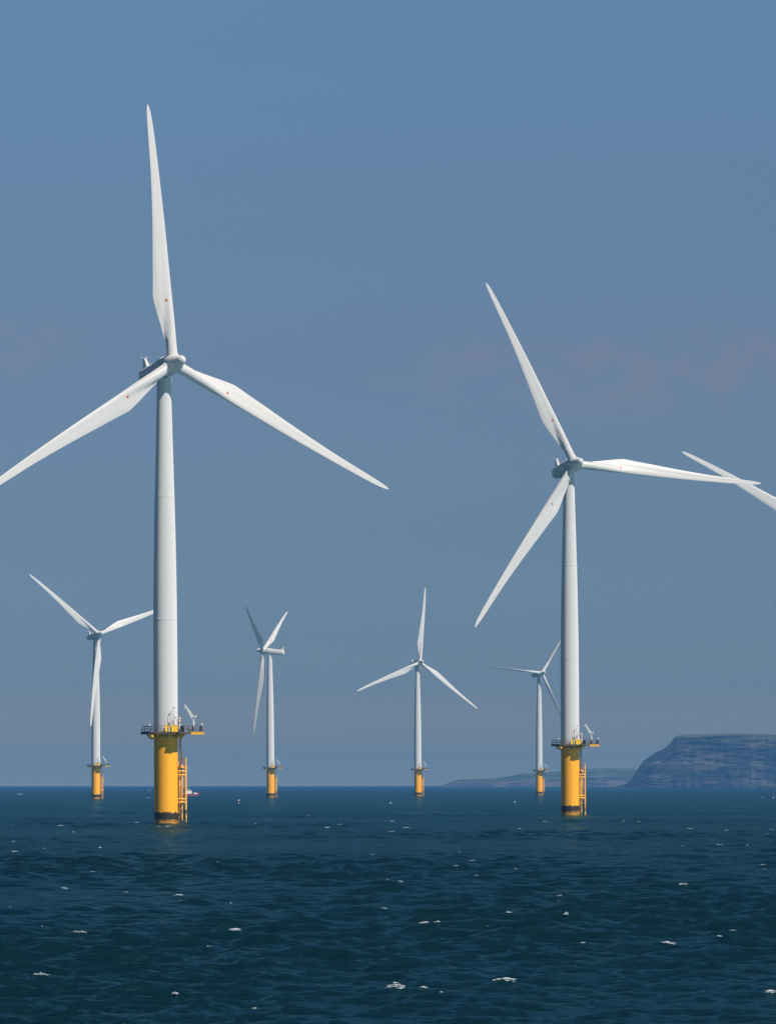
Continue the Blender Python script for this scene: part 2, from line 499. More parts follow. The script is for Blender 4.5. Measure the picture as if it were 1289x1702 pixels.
# ------------------------------------------------------------------ headland and far coast
def terrain(name, D, px0, px1, prof, nx, rows, front, seed, mat, label, rough=1.0):
    """land whose skyline follows prof (photo pixels), a cliff with depth in front and a plateau running back"""
    s = F_PX / D
    pxs = np.linspace(px0, px1, nx)
    top = np.interp(pxs, [p[0] for p in prof], [CAM_H + (HORIZ - p[1]) / s for p in prof])
    rg = np.random.default_rng(seed)
    xs = (pxs - CX) / s
    def n1(u, f0, octs=5):
        o = np.zeros_like(u)
        for k in range(octs):
            for _ in range(3):
                o += np.sin(u * f0 * 2 ** k * rg.uniform(.7, 1.4) + rg.uniform(0, 6.28)) / 2 ** k / 3
        return o
    tops = top + n1(xs, 0.05, 4) * 0.8 * rough
    gull = n1(xs, 0.035, 5)                    # gullies and buttresses along the face
    verts = []; faces = []
    tt = [r_[0] for r_ in rows]
    for k, (fz, fy) in enumerate(rows):
        wob = n1(xs, 0.06, 5) * (0.25 + .75 * math.sin(math.pi * min(1, fz))) * rough
        y = D + fy * front + gull * 9 * rough * (1 - 0.5 * fz) + n1(xs, 0.02 + .01 * math.sin(k * .35), 4) * 5 * rough + wob * 6
        if fz <= 1.0:
            z = -1.5 + (tops + 1.5) * fz
            z = z + wob * 0.8 * (0 < fz < 1)
        else:
            z = tops - (fz - 1) * 60
        for i in range(nx): verts.append((float(xs[i] + fy * front * (0.075 if name == 'headland' else 0.03)), float(y[i]), float(z[i])))
    nk = len(rows)
    for k in range(nk - 1):
        for i in range(nx - 1):
            a = k * nx + i
            faces.append((a, a + 1, a + nx + 1, a + nx))
    me = bpy.data.meshes.new(name); me.from_pydata(verts, [], faces); me.update()
    me.polygons.foreach_set("use_smooth", np.ones(len(faces), bool))
    me.materials.append(mat)
    o = bpy.data.objects.new(name, me); col.objects.link(o)
    tag(o, label, "headland" if name == "headland" else "coast", kind="structure")
    return o

def land_mat(name, ztop, grass, rock1, rock2, band_z, gz=.86):
    m, nt, b = new_mat(name)
    v = objco(nt)
    sp = nt.nodes.new("ShaderNodeSeparateXYZ"); nt.links.new(v, sp.inputs[0])
    ge = nt.nodes.new("ShaderNodeNewGeometry")
    sn = nt.nodes.new("ShaderNodeSeparateXYZ"); nt.links.new(ge.outputs['Normal'], sn.inputs[0])
    nL = noise(nt, v, 1.0, 5, 0.6, (0.014, 0.014, 0.03))
    nS = noise(nt, v, 1.0, 5, 0.65, (0.035, 0.035, 0.06))
    strata = noise(nt, v, 1.0, 5, 0.7, (0.016, 0.016, 0.05))
    c = mixc(nt, sstep(nt, nL, 0.42, 0.62), rock1, rock2)
    c = mixc(nt, sstep(nt, strata, 0.5, 0.72, 0, 0.18), c, tuple(x * 0.45 for x in rock1))
    # a pale ledge of bare rock partway up
    zz = mth(nt, 'ADD', sp.outputs[2], mth(nt, 'MULTIPLY', mth(nt, 'SUBTRACT', nS, 0.5), 16))
    led = mth(nt, 'MULTIPLY', sstep(nt, zz, band_z - 5, band_z), sstep(nt, zz, band_z + 5, band_z + 1))
    led = mth(nt, 'MULTIPLY', led, sstep(nt, nL, 0.40, 0.6))
    c = mixc(nt, led, c, tuple(min(1, x * 1.7) for x in rock2))
    low = mth(nt, 'MULTIPLY', sstep(nt, sp.outputs[2], band_z * .9, band_z * .3), sstep(nt, nS, 0.5, 0.66))
    c = mixc(nt, mth(nt, 'MULTIPLY', low, .6), c, tuple(min(1, x * 1.8) for x in rock2))
    g = mth(nt, 'MULTIPLY', sstep(nt, sn.outputs[2], 0.55, 0.8), sstep(nt, mth(nt, 'ADD', sp.outputs[2], mth(nt, 'MULTIPLY', mth(nt, 'SUBTRACT', nL, .5), 30)), ztop * gz, ztop * (gz + .08)))
    fld = mixc(nt, sstep(nt, noise(nt, v, 1.0, 2, 0.4, (0.008, 0.004, 0.01)), 0.47, 0.53), grass, tuple(x * 1.7 for x in grass))
    c = mixc(nt, g, c, fld)
    nt.links.new(c, b.inputs['Base Color'])
    b.inputs['Roughness'].default_value = 0.95
    b.inputs['Specular IOR Level'].default_value = 0.1
    bp = nt.nodes.new("ShaderNodeBump"); bp.inputs['Strength'].default_value = 0.5; bp.inputs['Distance'].default_value = 5.0
    nt.links.new(nS, bp.inputs['Height']); nt.links.new(bp.outputs[0], b.inputs['Normal'])
    return m

HEAD = [(1012,1310),(1030,1306.5),(1042,1302),(1050,1292),(1056,1282),(1062,1270),(1069,1262),(1078,1256),(1088,1249),(1100,1244),(1108,1238),(1114,1232),(1121,1222),(1128,1220.5),(1137,1219.2),(1150,1219),(1165,1219),
        (1190,1218),(1210,1217),(1230,1217.5),(1260,1219),(1289,1219.5),(1340,1221),(1420,1224),(1520,1230)]
rows = [(0.0, 0.0)] + [(k / 46.0, (k / 46.0) ** 1.25 * (1.0 if k < 20 else 1.0) + (0.45 if k > 20 else 0.45 * min(1, max(0, (k - 17) / 3)))) for k in range(1, 45)] + \
       [(0.985, 1.9), (0.995, 2.6), (1.0, 4.0), (1.0, 6.5), (1.01, 10.0), (1.03, 16.0), (1.06, 24.0)]
terrain("headland", 8600.0, 1012, 1520, HEAD, 420, rows, 62.0, 3,
        land_mat("headland_rock", 108, (0.062, 0.080, 0.034), (0.026, 0.032, 0.040), (0.088, 0.078, 0.073), 52),
        "steep dark sea cliff with a flat green top beyond the turbines")
FAR = [(690,1309),(728,1306),(738,1302.5),(748,1298.5),(758,1296),(775,1295.3),(800,1294.8),(820,1293.5),(840,1290.5),(852,1288.5),(866,1285.5),(880,1284.5),(900,1284),(930,1281.5),(960,1278.5),(990,1276.8),(1020,1276),(1045,1276),(1080,1277),(1200,1279),(1420,1285)]
rows2 = [(0.0, 0.0)] + [(k / 24.0, 1.2 * (k / 24.0)) for k in range(1, 13)] + [(0.56, 2.2), (0.64, 3.6), (0.72, 5.2), (0.8, 7), (0.88, 9), (0.95, 11.5), (1.0, 15), (1.0, 18), (1.02, 24)]
terrain("far_coast", 11800.0, 690, 1420, FAR, 320, rows2, 40.0, 8,
        land_mat("far_coast_rock", 46, (0.075, 0.092, 0.045), (0.075, 0.07, 0.068), (0.14, 0.105, 0.09), 14, .35),
        "low hazy green coast sloping down to the sea behind the cliff", 0.6)

# ------------------------------------------------------------------ wind turbine
HUB_H, OVERHANG, TILT, CONE, BLADE_R = 80.0, 3.76, R(6.6), R(0.44), 46.14
DECK = 16.2
PR = 2.08

def blade_mesh():
    # r, leading edge, trailing edge, thickness (m), circle blend, twist (deg)
    st = [(1.35, .99, .99, 1.98, 1, 9), (1.86, .99, .99, 1.98, 1, 9), (1.88, .93, .93, 1.86, 1, 9), (2.6, .93, .93, 1.86, 1, 9), (4.30, .93, .93, 1.84, 1, 9), (4.32, .93, 1.12, 1.84, .97, 9), (5.5, .95, 1.32, 1.76, .93, 9),
          (7.0, .96, 1.62, 1.62, .84, 9), (8.5, .97, 1.93, 1.42, .70, 8.5), (10.0, .97, 2.22, 1.2, .5, 8), (11.3, .97, 2.44, 1.05, .32, 7.4), (12.1, .97, 2.52, .97, .2, 7), (13.0, .97, 2.44, .90, .1, 6.5),
          (15, .97, 2.22, .80, 0, 5.6), (18.4, .97, 1.93, .66, 0, 4.4), (22, .98, 1.58, .54, 0, 3.4), (26, .95, 1.24, .43, 0, 2.4), (30, .90, .96, .34, 0, 1.6), (34, .82, .73, .27, 0, 1.0),
          (38, .72, .61, .21, 0, .5), (41.2, .61, .52, .16, 0, .2), (43.6, .47, .45, .12, 0, 0), (44.9, .33, .37, .09, 0, 0), (45.6, .18, .28, .06, 0, 0), (46.0, .02, .18, .035, 0, 0), (46.14, -.04, .10, .02, 0, 0)]
    N = 20
    loops = []
    for (r_, le, te, tk, cb, tw) in st:
        ch = le + te
        pts = []
        for s in range(2 * N):
            # s from trailing edge along the downwind side to the leading edge and back on the windward side
            if s < N: t = s / N; sgn = 1
            else: t = 2 - s / N; sgn = -1
            u = 0.5 * (1 + math.cos(math.pi * t))           # 1 at trailing, 0 at leading
            x = le - u * ch
            naca = 2.969 * math.sqrt(max(u, 0)) - 1.26 * u - 3.516 * u ** 2 + 2.843 * u ** 3 - 1.015 * u ** 4
            ya = tk * naca * 0.5 / 0.5 * 0.5 * 2 * 0.5
            rc = tk / 2
            xc = le - rc
            dd = rc * rc - (x - xc) ** 2
            yc = math.sqrt(dd) if dd > 0 else 0.0
            tail = min(0.045, 0.02 + .03 * (1 - u))
            yc = max(yc, tail if x < xc else 0)
            y = cb * yc + (1 - cb) * max(ya, 0.012)
            # camber: the windward side hollows towards the trailing edge
            cam_ = (1 - cb) * ch * (-0.030 * math.sin(math.pi * min(1, u)) - 0.022 * math.sin(2 * math.pi * u) * (u > .5)) * -1
            if s == 0: y = 0
            P = Vector((x, sgn * y + cam_, 0))
            a = R(tw)
            # twist turns the leading edge into the wind (-y)
            pts.append(Vector((P.x * math.cos(a) + P.y * math.sin(a), -P.x * math.sin(a) + P.y * math.cos(a), r_)))
        loops.append(pts)
    mb = MB(); mb.loft(loops)
    return mb

def make_turbine():
    root = empty("wind_turbine")
    # --- foundation pile
    mb = MB()
    mb.lathe([(PR, -3.0), (PR, 0.0), (PR, 1.5), (PR, 3), (PR, 6), (PR, 10), (PR, 15.1)], 72)
    mb.build("foundation_pile", M_PILE, root, R(40))
    # --- tower: three rolled cans with faint flange rings
    mb = MB()
    z0, z1, ra, rb = DECK + .02, 78.25, 2.11, 1.24
    prof = []
    def rad(z):
        return float(np.interp(z, (16.2, 30, 40, 50, 56, 62, 68, 73, 78.25), (2.11, 2.10, 2.05, 1.90, 1.765, 1.61, 1.45, 1.32, rb)))
    z = z0
    while z < z1 - .5:
        prof.append((rad(z), z)); z += 1.5
    for zf in (36.0, 57.5):
        prof += [(rad(zf - .16), zf - .16), (rad(zf) + .03, zf - .14), (rad(zf) + .03, zf + .14), (rad(zf + .16), zf + .16)]
    prof.sort(key=lambda p: p[1])
    prof += [(rb, z1 - .3), (rb + .12, z1 - .28), (rb + .12, z1)]
    mb.lathe(prof, 72)
    tower = mb.build("tower", M_WHITE, root, R(40))
    # door on the tower
    ad = R(38)
    n = Vector((math.sin(ad), -math.cos(ad), 0))
    mb = MB()
    Mx = Matrix.Translation(n * 2.10 + Vector((0, 0, DECK + 2.75))) @ Matrix.Rotation(ad, 4, 'Z')
    mb.box(None, (0.95, 0.12, 2.1), m=Mx)
    mb.build("door", M_GREYW, tower)
    # --- deck
    front = [(-4.25, -1.0), (-3.6, -2.3), (-2.6, -3.1), (-1.6, -3.45), (0.2, -3.5), (1.95, -3.5), (2.5, -4.2), (3.5, -4.05), (4.3, -2.9), (4.4, -1.15)]
    back = [(4.4, 1.15), (3.9, 2.1), (2.9, 3.2), (1.4, 4.05), (0, 4.3), (-1.4, 4.05), (-2.9, 3.2), (-3.9, 1.9), (-4.25, 1.0)]
    mb = MB()
    poly = front + back
    mb.prism(poly, DECK - .22, DECK)
    plat = mb.build("platform", M_DECK, root)
    mb = MB()                                   # edge beam round the deck
    for a, b_ in zip(poly, poly[1:] + poly[:1]):
        mb.beam((a[0] * 1.012, a[1] * 1.012, DECK - .14), (b_[0] * 1.012, b_[1] * 1.012, DECK - .14), .09, .34)
    mb.build("edge_beam", M_DECK, plat)
    mb = MB()                                   # support ring and brackets under the deck
    mb.lathe([(PR + .06, 15.12), (PR + .55, 15.14), (PR + .55, 15.42), (PR + .06, 15.44)], 48)
    mb.lathe([(PR + .02, 15.46), (PR + .02, DECK - .24)], 48)
    for k in range(10):
        t = 2 * math.pi * (k + .3) / 10
        d = Vector((math.sin(t), -math.cos(t), 0))
        mb.beam(d * (PR + .03) + Vector((0, 0, 15.6)), d * 3.3 + Vector((0, 0, 15.82)), .16, .26)
        mb.beam(d * (PR + .5) + Vector((0, 0, 15.0)), d * 3.35 + Vector((0, 0, 15.72)), .12, .14)
    mb.build("deck_support", M_YELLOW, plat, R(40))
    mb = MB()                                   # yellow outrigger carrying the crane
    ext = [(4.46, -1.3), (6.55, -1.3), (6.55, 1.3), (4.46, 1.3)]
    mb.prism(ext, DECK - .34, DECK + .01)
    mb.beam((4.5, -1.36, DECK - .2), (6.6, -1.36, DECK - .2), .1, .46)
    mb.beam((6.6, -1.4, DECK - .2), (6.6, 1.4, DECK - .2), .1, .46)
    for xx in (4.9, 6.1): mb.beam((xx, -1.2, DECK - .42), (xx, 1.2, DECK - .42), .16, .14)
    mb.build("crane_deck", M_YELLOW, plat)
    # railing
    def rail(mb, pts, gap=1.05, h=1.1):
        for a, b_ in zip(pts[:-1], pts[1:]):
            a, b_ = Vector((*a, DECK)), Vector((*b_, DECK)); L = (b_ - a).length
            k = max(1, round(L / gap))
            for i in range(k + 1):
                p = a.lerp(b_, i / k); mb.tube(p, p + Vector((0, 0, h)), .045, 5)
            for hh_ in (h, h * .55): mb.tube(a + Vector((0, 0, hh_)), b_ + Vector((0, 0, hh_)), .042, 5)
            mb.beam(a + Vector((0, 0, .09)), b_ + Vector((0, 0, .09)), .03, .15)
    mb = MB()
    sh = lambda P, s=.97: [(x * s, y * s) for x, y in P]
    rail(mb, sh(front[:5]))
    rail(mb, sh(front[7:]))
    rail(mb, [(4.6, -1.2), (6.45, -1.2), (6.45, 1.2), (4.6, 1.2)], .62)
    rail(mb, sh(back) + sh(front[:1]))
    mb.build("railing", M_GALV, plat)
    # yellow gate panels over the boat landing
    def gate(x0, x1, y0, y1, h):
        g = MB()
        g.beam((x0, y0, DECK + h / 2 + .05), (x1, y1, DECK + h / 2 + .05), .07, h)
        for t in (0, .5, 1):
            p = Vector((x0 + (x1 - x0) * t, y0 + (y1 - y0) * t, DECK)); g.box(p + Vector((0, -.03, h / 2 + .08)), (.11, .13, h + .16))
        g.beam((x0, y0 - .06, DECK + h + .12), (x1, y1 - .06, DECK + h + .12), .14, .10)
        return g.build("gate_panel", M_SIGNY, plat)
    gate(.16, 1.14, -3.62, -3.34, 1.08)
    gate(1.26, 2.32, -3.70, -3.42, 1.04)
    mb = MB()
    mb.lathe([(.22, 0), (.27, .05), (.27, .75), (.1, .85)], 14, Matrix.Translation((1.45, -3.2, DECK)))
    mb.box((1.95, -3.15, DECK + .42), (.5, .3, .84))
    mb.build("davit_base", M_SIGNY, plat)
    mb = MB(); mb.box((3.05, -3.55, DECK + .55), (.78, .5, .95)); mb.box((3.05, -3.55, DECK + 1.06), (.84, .56, .06))
    mb.build("equipment_box", M_DARK, plat)
    mb = MB(); mb.box((4.75, -.95, DECK + .5), (.42, .4, .95)); mb.build("equipment_box", M_DARK, plat)
    mb = MB(); mb.box((6.15, -.9, DECK + .62), (.42, .42, .8)); mb.box((6.2, -.9, DECK + 1.08), (.3, .3, .1)); mb.build("equipment_box", M_DARK, plat)
    mb = MB()
    mb.tube((6.4, -1.1, DECK + 1.0), (6.4, -1.1, DECK + 1.2), .05, 8); mb.lathe([(.09, 0), (.15, .05), (.15, .26), (.05, .34)], 10, Matrix.Translation((6.4, -1.1, DECK + 1.18)))
    mb.build("navigation_light", M_BWHITE, plat)
    mb = MB()
    mb.tube((-2.65, -2.9, DECK + .9), (-2.65, -2.9, DECK + 1.25), .05, 8); mb.box((-2.68, -2.98, DECK + 1.34), (.2, .3, .3), .3)
    mb.build("floodlight", M_BWHITE, plat)
    mb = MB()                                   # lamp housing hanging under the deck on the left
    mb.lathe([(.2, 0), (.31, .06), (.31, .34), (.18, .42)], 16, Matrix.Translation((-2.2, -3.12, 15.28)))
    mb.tube((-2.2, -3.12, 15.68), (-2.2, -3.12, 15.99), .08, 8)
    mb.build("fog_signal", M_SIGNY, plat)
    # stacked orange and white beacon
    bc = MB(); P0 = Vector((2.55, -2.7, DECK))
    bc.tube(P0, P0 + Vector((0, 0, 1.45)), .06, 8)
    bc.lathe([(.12, 1.45), (.16, 1.48), (.16, 2.35), (.08, 2.45)], 12, Matrix.Translation(P0))
    bc.mi = 1; bc.lathe([(.175, 1.62), (.175, 1.85)], 12, Matrix.Translation(P0)); bc.lathe([(.175, 2.1), (.175, 2.28)], 12, Matrix.Translation(P0))
    bc.build("beacon", [M_BWHITE, M_ORANGE], plat)
    # --- stair up to the door
    mb = MB()
    nrm = n; tan = Vector((math.cos(ad), math.sin(ad), 0))
    land = n * 2.85 + Vector((0, 0, DECK + 1.6))
    mb.box(None, (1.35, 1.1, .09), m=Matrix.Translation(land + tan * .1) @ Matrix.Rotation(ad, 4, 'Z'))
    foot = Vector((.75, -3.35, DECK + .05))
    topp = land + tan * (-.55) + Vector((0, -.35, 0))
    for off in (Vector((0, -.38, 0)), Vector((0, .38, 0))):
        mb.beam(foot + off, topp + off, .07, .26)
        mb.tube(foot + off + Vector((0, 0, .95)), topp + off + Vector((0, 0, .95)), .05, 6)
        mb.tube(foot + off, foot + off + Vector((0, 0, .95)), .045, 6)
        mb.tube(topp + off, topp + off + Vector((0, 0, 1.0)), .045, 6)
    for k in range(8):
        p = foot.lerp(topp, (k + .5) / 8); mb.box(p, (.24, .72, .05))
    for s in (-.6, .1, .75):
        q = land + tan * s + n * .5
        mb.tube(q, q + Vector((0, 0, 1.05)), .045, 6)
        mb.tube(q, q - Vector((0, 0, 1.6)), .06, 6)
    mb.tube(land + tan * -.6 + n * .5 + Vector((0, 0, 1.05)), land + tan * .75 + n * .5 + Vector((0, 0, 1.05)), .05, 6)
    mb.tube(land + tan * -.6 + n * .5 + Vector((0, 0, .5)), land + tan * .75 + n * .5 + Vector((0, 0, .5)), .04, 6)
    mb.build("access_stair", M_GREYW, root)
    # thin frame and bent lamp pole in front of the door
    mb = MB()
    lp = Vector((1.32, -2.75, DECK + 1.6))
    mb.path([lp, lp + Vector((0, 0, 2.0)), lp + Vector((.08, 0, 2.4)), lp + Vector((.25, -.05, 2.62))], .035, 6)
    mb.path([lp + Vector((.12, 0, 0)), lp + Vector((.42, 0, 1.2)), lp + Vector((.75, .05, .35))], .035, 6)
    pole = mb.build("lamp_pole", M_GALV, root)
    mb = MB()
    mb.loft([[Vector((1.42 + .0, -2.86, DECK + 4.10)), Vector((1.42, -2.70, DECK + 4.10)), Vector((1.50, -2.70, DECK + 4.30)), Vector((1.50, -2.86, DECK + 4.30))],
             [Vector((1.80, -2.9, DECK + 4.32)), Vector((1.80, -2.68, DECK + 4.32)), Vector((1.84, -2.68, DECK + 4.44)), Vector((1.84, -2.9, DECK + 4.44))]], False)
    mb.build("lamp_head", M_DARK, pole)
    # --- davit crane
    kx_, ky_ = 4.86, -.55
    cr = MB()
    cr.lathe([(.26, 0), (.26, .06), (.11, .08), (.11, 1.15), (.20, 1.18), (.20, 1.95), (.15, 2.0), (.13, 2.45)], 18, Matrix.Translation((kx_, ky_, DECK + .01)))
    crane = cr.build("crane_post", M_WHITE, root, R(40))
    kn = Vector((kx_ - .02, ky_, DECK + 2.5))
    cb_ = MB()
    tip_ = Vector((3.42, ky_ - .1, DECK + 4.72))
    d = (tip_ - kn); up = Vector((-d.z, 0, d.x)).normalized() * -1; sd = Vector((0, 1, 0))
    def sec(p, h0, h1, w): return [p + up * h0 - sd * w, p + up * h0 + sd * w, p + up * h1 + sd * w, p + up * h1 - sd * w]
    cb_.loft([sec(kn - d * .04, -.2, .2, .16), sec(kn + d * .1, -.30, .30, .16), sec(kn + d * .5, -.2, .24, .14), sec(kn + d * .98, -.1, .14, .11)], False)
    cb_.box(tip_ + Vector((-.03, 0, .03)), (.16, .24, .26)); cb_.tube(tip_ + Vector((-.05, 0, -.1)), tip_ + Vector((-.05, 0, -.5)), .05, 8); cb_.box(tip_ + Vector((-.05, 0, -.5)), (.14, .14, .18))
    cb_.build("crane_boom", M_WHITE, crane)
    wb = MB(); wb.box((kx_ + .26, ky_, DECK + 2.68), (.5, .42, .24)); wb.box((kx_ + .44, ky_, DECK + 2.78), (.16, .46, .5)); wb.tube((kx_ + .18, ky_ - .3, DECK + 2.72), (kx_ + .18, ky_ + .3, DECK + 2.72), .17, 12)
    wb.build("winch", M_WHITE, crane)
    # --- boat landing on the right of the pile
    aL = R(115)
    nL_ = Vector((math.sin(aL), -math.cos(aL), 0)); tL = Vector((math.cos(aL), math.sin(aL), 0))
    at = lambda s, rdist, z: nL_ * rdist + tL * s + Vector((0, 0, z))
    mb = MB()
    for z in (9.4, 8.75, 4.55, 3.95):                       # stub brackets out of the pile
        for s in (-.93, .93):
            mb.tube(at(s * .8, PR - .3, z), at(s, 3.5, z), .13, 8)
    for z in (9.4, 4.0):
        mb.tube(at(-.93, 3.5, z), at(.93, 3.5, z), .13, 8)
    for s in (-.6, .6): mb.tube(at(s, 2.9, 3.7), at(s, 2.9, 9.6), .06, 6)
    for z in (6.6, 9.4, 4.0): mb.tube(at(-.93, 2.9, z), at(.93, 2.9, z), .09, 6)
    land_o = mb.build("boat_landing", M_YELLOW, root, R(40))
    for s, zt in ((-.93, 10.2), (.93, 10.2)):
        mb = MB(); p = at(s, 3.36, 0)
        # bumper tube bends inward at its head and foot
        mb.path([Vector((p.x, p.y, -2.2)), Vector((p.x, p.y, zt))], .165, 14)
        o = mb.build("fender_tube", M_FENDER, land_o, R(40))
    mb = MB()                                               # ladder between the fenders
    for s in (-.26, .26):
        mb.tube(at(s, 2.48, -1.6), at(s, 2.48, 11.2), .06, 6)
    for k in range(41): mb.tube(at(-.26, 2.48, -1.2 + k * .3), at(.26, 2.48, -1.2 + k * .3), .025, 5)
    mb.build("ladder", M_FENDER, land_o)
    mb = MB()                                               # stand-off tubes close to the pile
    for z in (9.9, 9.1, 8.4, 5.3, 4.4, 3.6): mb.box(at(0, 2.45, z), (.5, .5, .22), aL)
    mb.tube(at(0, 2.3, 2.4), at(0, 2.3, 10.0), .07, 6)
    mb.build("standoff", plain("worn_brown_steel", (0.16, 0.085, 0.03), .8, .4, 4), land_o)
    mb = MB()                                               # resting platform and its guard rails
    mb.box(at(.05, 3.1, 10.15), (1.75, 1.15, .26), aL)
    rest = mb.build("rest_platform", M_YELLOW, land_o)
    mb = MB()
    for s, h in ((-.93, 1.55), (.93, 2.3)):
        mb.box(at(s, 3.36, 10.25 + h / 2), (.24, .16, h), aL)
    for z in (10.75, 11.2, 11.6): mb.tube(at(-.93, 3.36, z), at(.93, 3.36, z), .045, 6); mb.tube(at(.93, 3.36, z), at(.93, 2.6, z), .045, 6)
    mb.build("guard_rail", M_YELLOW, rest)
    mb = MB()                                               # upper caged ladder to the deck
    aU = R(97); nU = Vector((math.sin(aU), -math.cos(aU), 0)); tU = Vector((math.cos(aU), math.sin(aU), 0))
    for s in (-.3, .3): mb.tube(nU * 2.4 + tU * s + Vector((0, 0, 10.2)), nU * 2.4 + tU * s + Vector((0, 0, 16.0)), .055, 6)
    for k in range(19): mb.tube(nU * 2.4 - tU * .3 + Vector((0, 0, 10.4 + k * .3)), nU * 2.4 + tU * .3 + Vector((0, 0, 10.4 + k * .3)), .022, 5)
    for s in (-.34, 0, .34): mb.tube(nU * (2.62 if s else 2.78) + tU * s + Vector((0, 0, 12.4)), nU * (2.62 if s else 2.78) + tU * s + Vector((0, 0, 16.0)), .03, 5)
    mb.build("upper_ladder", plain("ladder_yellow_grey", (0.30, 0.20, 0.06), .6, .3, 3), root)
    # --- nacelle (its x axis points upwind)
    def nac_loft():
        mb = MB(); loops = []
        for x, hw, hh_, zc in ((-8.2, .75, .70, .12), (-8.12, 1.05, 1.0, .1), (-7.8, 1.27, 1.22, .06), (-6.9, 1.38, 1.34, .02), (-5, 1.5, 1.48, 0), (-2, 1.6, 1.6, 0), (.5, 1.64, 1.66, 0), (1.9, 1.62, 1.64, 0), (2.2, 1.5, 1.5, 0), (2.22, 1.2, 1.2, 0)):
            lp = []
            for i in range(40):
                t = 2 * math.pi * i / 40
                cx_, sx_ = math.cos(t), math.sin(t); pw = .82
                lp.append(Vector((x, hw * math.copysign(abs(cx_) ** pw, cx_), zc + hh_ * math.copysign(abs(sx_) ** pw, sx_))))
            loops.append(lp)
        mb.loft(loops); return mb
    nac = nac_loft().build("nacelle", M_WHITE, root, R(50))
    mb = MB()                                               # swept mast with wind instruments on the nacelle's tail
    def msec(z, xa, xb, w): return [Vector((xa, -w, z)), Vector((xb, -w, z)), Vector((xb, w, z)), Vector((xa, w, z))]
    mb.loft([msec(1.1, -5.9, -7.7, .42), msec(1.9, -6.4, -7.8, .34), msec(3.1, -7.25, -7.95, .2), msec(3.35, -7.4, -7.95, .14)], False)
    mb.tube((-7.75, -.6, 3.42), (-7.75, .6, 3.42), .05, 6)
    for s in (-.55, .55): mb.tube((-7.75, s, 3.42), (-7.75, s, 3.6), .035, 6); mb.tube((-7.75, s, 3.6), (-7.75, s, 3.7), .09, 8)
    mb.build("weather_mast", M_WHITE, nac)
    for s in (-.55, .35):
        mb = MB(); mb.lathe([(.14, 0), (.2, .05), (.2, .3), (.08, .42)], 12, Matrix.Translation((-.2 + s, -.2, 1.62)))
        mb.build("warning_light", M_GREYW, nac)
    # --- spinner
    mb = MB()
    Mx = Matrix.Rotation(R(90), 4, 'Y')
    mb.lathe([(1.2, -1.42), (1.52, -1.40), (1.62, -1.2), (1.66, -.3), (1.64, .5), (1.56, .9), (1.22, 2.0), (.90, 3.05), (.80, 3.35), (.74, 3.62), (.62, 3.86), (.42, 4.06), (.2, 4.17), (.04, 4.2)], 48, Mx)
    spin = mb.build("spinner", M_WHITE, root, R(50))
    # --- blades
    bl = blade_mesh().build("blade", M_BLADE, root, R(50))
    for k in range(2):
        c_ = bl.copy(); col.objects.link(c_); c_.parent = root
    # collars where the blades enter the spinner
    for ob in [o for o in root.children if o.name.startswith("blade")]:
        pass
    return root

def pose(root, yaw, az, pitch, X, D, lean):
    a = Vector((math.sin(yaw) * math.cos(TILT), -math.cos(yaw) * math.cos(TILT), math.sin(TILT)))
    rt = Vector((math.cos(yaw), math.sin(yaw), 0))
    up = rt.cross(a)
    if up.z < 0: up = -up
    H = Vector((0, 0, HUB_H))
    hub = H + a * OVERHANG
    blades = [c for c in root.children if c.name.split('.')[0] == "blade"]
    for k, ob in enumerate(blades):
        t = az + k * 2 * math.pi / 3
        d0 = rt * math.sin(t) + up * math.cos(t)
        d = (d0 * math.cos(CONE) + a * math.sin(CONE)).normalized()
        tg = rt * math.cos(t) - up * math.sin(t)
        y = d.cross(tg).normalized()
        Mb = Matrix((tg, y, d)).transposed().to_4x4() @ Matrix.Rotation(-pitch, 4, 'Z')
        Mb.translation = hub
        ob.matrix_parent_inverse = Matrix.Identity(4); ob.matrix_basis = Mb
    side = up.cross(a)
    for nm, org in (("nacelle", H), ("spinner", hub)):
        ob = [c for c in root.children if c.name.split('.')[0] == nm][0]
        Mn = Matrix((a, side, up)).transposed().to_4x4()
        Mn.translation = org
        ob.matrix_parent_inverse = Matrix.Identity(4); ob.matrix_basis = Mn
    root.location = (X, D, 0)
    root.rotation_euler = (0, lean / HUB_H, 0)

specs = [
 ("largest, nearest wind turbine, its yellow pile close beside a small red boat", -38.80, 737.3, 28.3, -2.8, 0, -.40),
 ("second largest wind turbine, its yellow pile in front of the low hazy coast", 41.85, 967.7, 18.6, -25.4, 0, -.30),
 ("small turbine left of the largest tower, one blade hanging across its own tower", -142.8, 2059.9, 29.0, -51.2, 0, -.05),
 ("small side-on turbine with one dark shaded blade and nacelle pointing right", -64.3, 2308.1, -104.9, 60.1, 86, -.45),
 ("small turbine between the two big ones, one blade straight up like an upturned Y", 17.95, 2532.9, 24.3, 7.4, 0, -.25),
 ("smallest turbine with thin edge-on blades, partly hidden behind the second largest tower", 99.6, 2777.2, 28.7, 35.6, 80, -.06),
 ("wind turbine outside the right edge, only one blade tip crossing into view", 121.2, 1195.0, 18.0, -64.1, 0, 0),
]
proto = make_turbine()
turbines = [proto] + [copy_tree(proto) for _ in specs[1:]]
for t_, (lab, X, D, yaw, az, pit, lean) in zip(turbines, specs):
    tag(t_, lab, "wind turbine", "wind turbines standing in the sea")
    pose(t_, R(yaw), R(az), R(pit), X, D, lean)

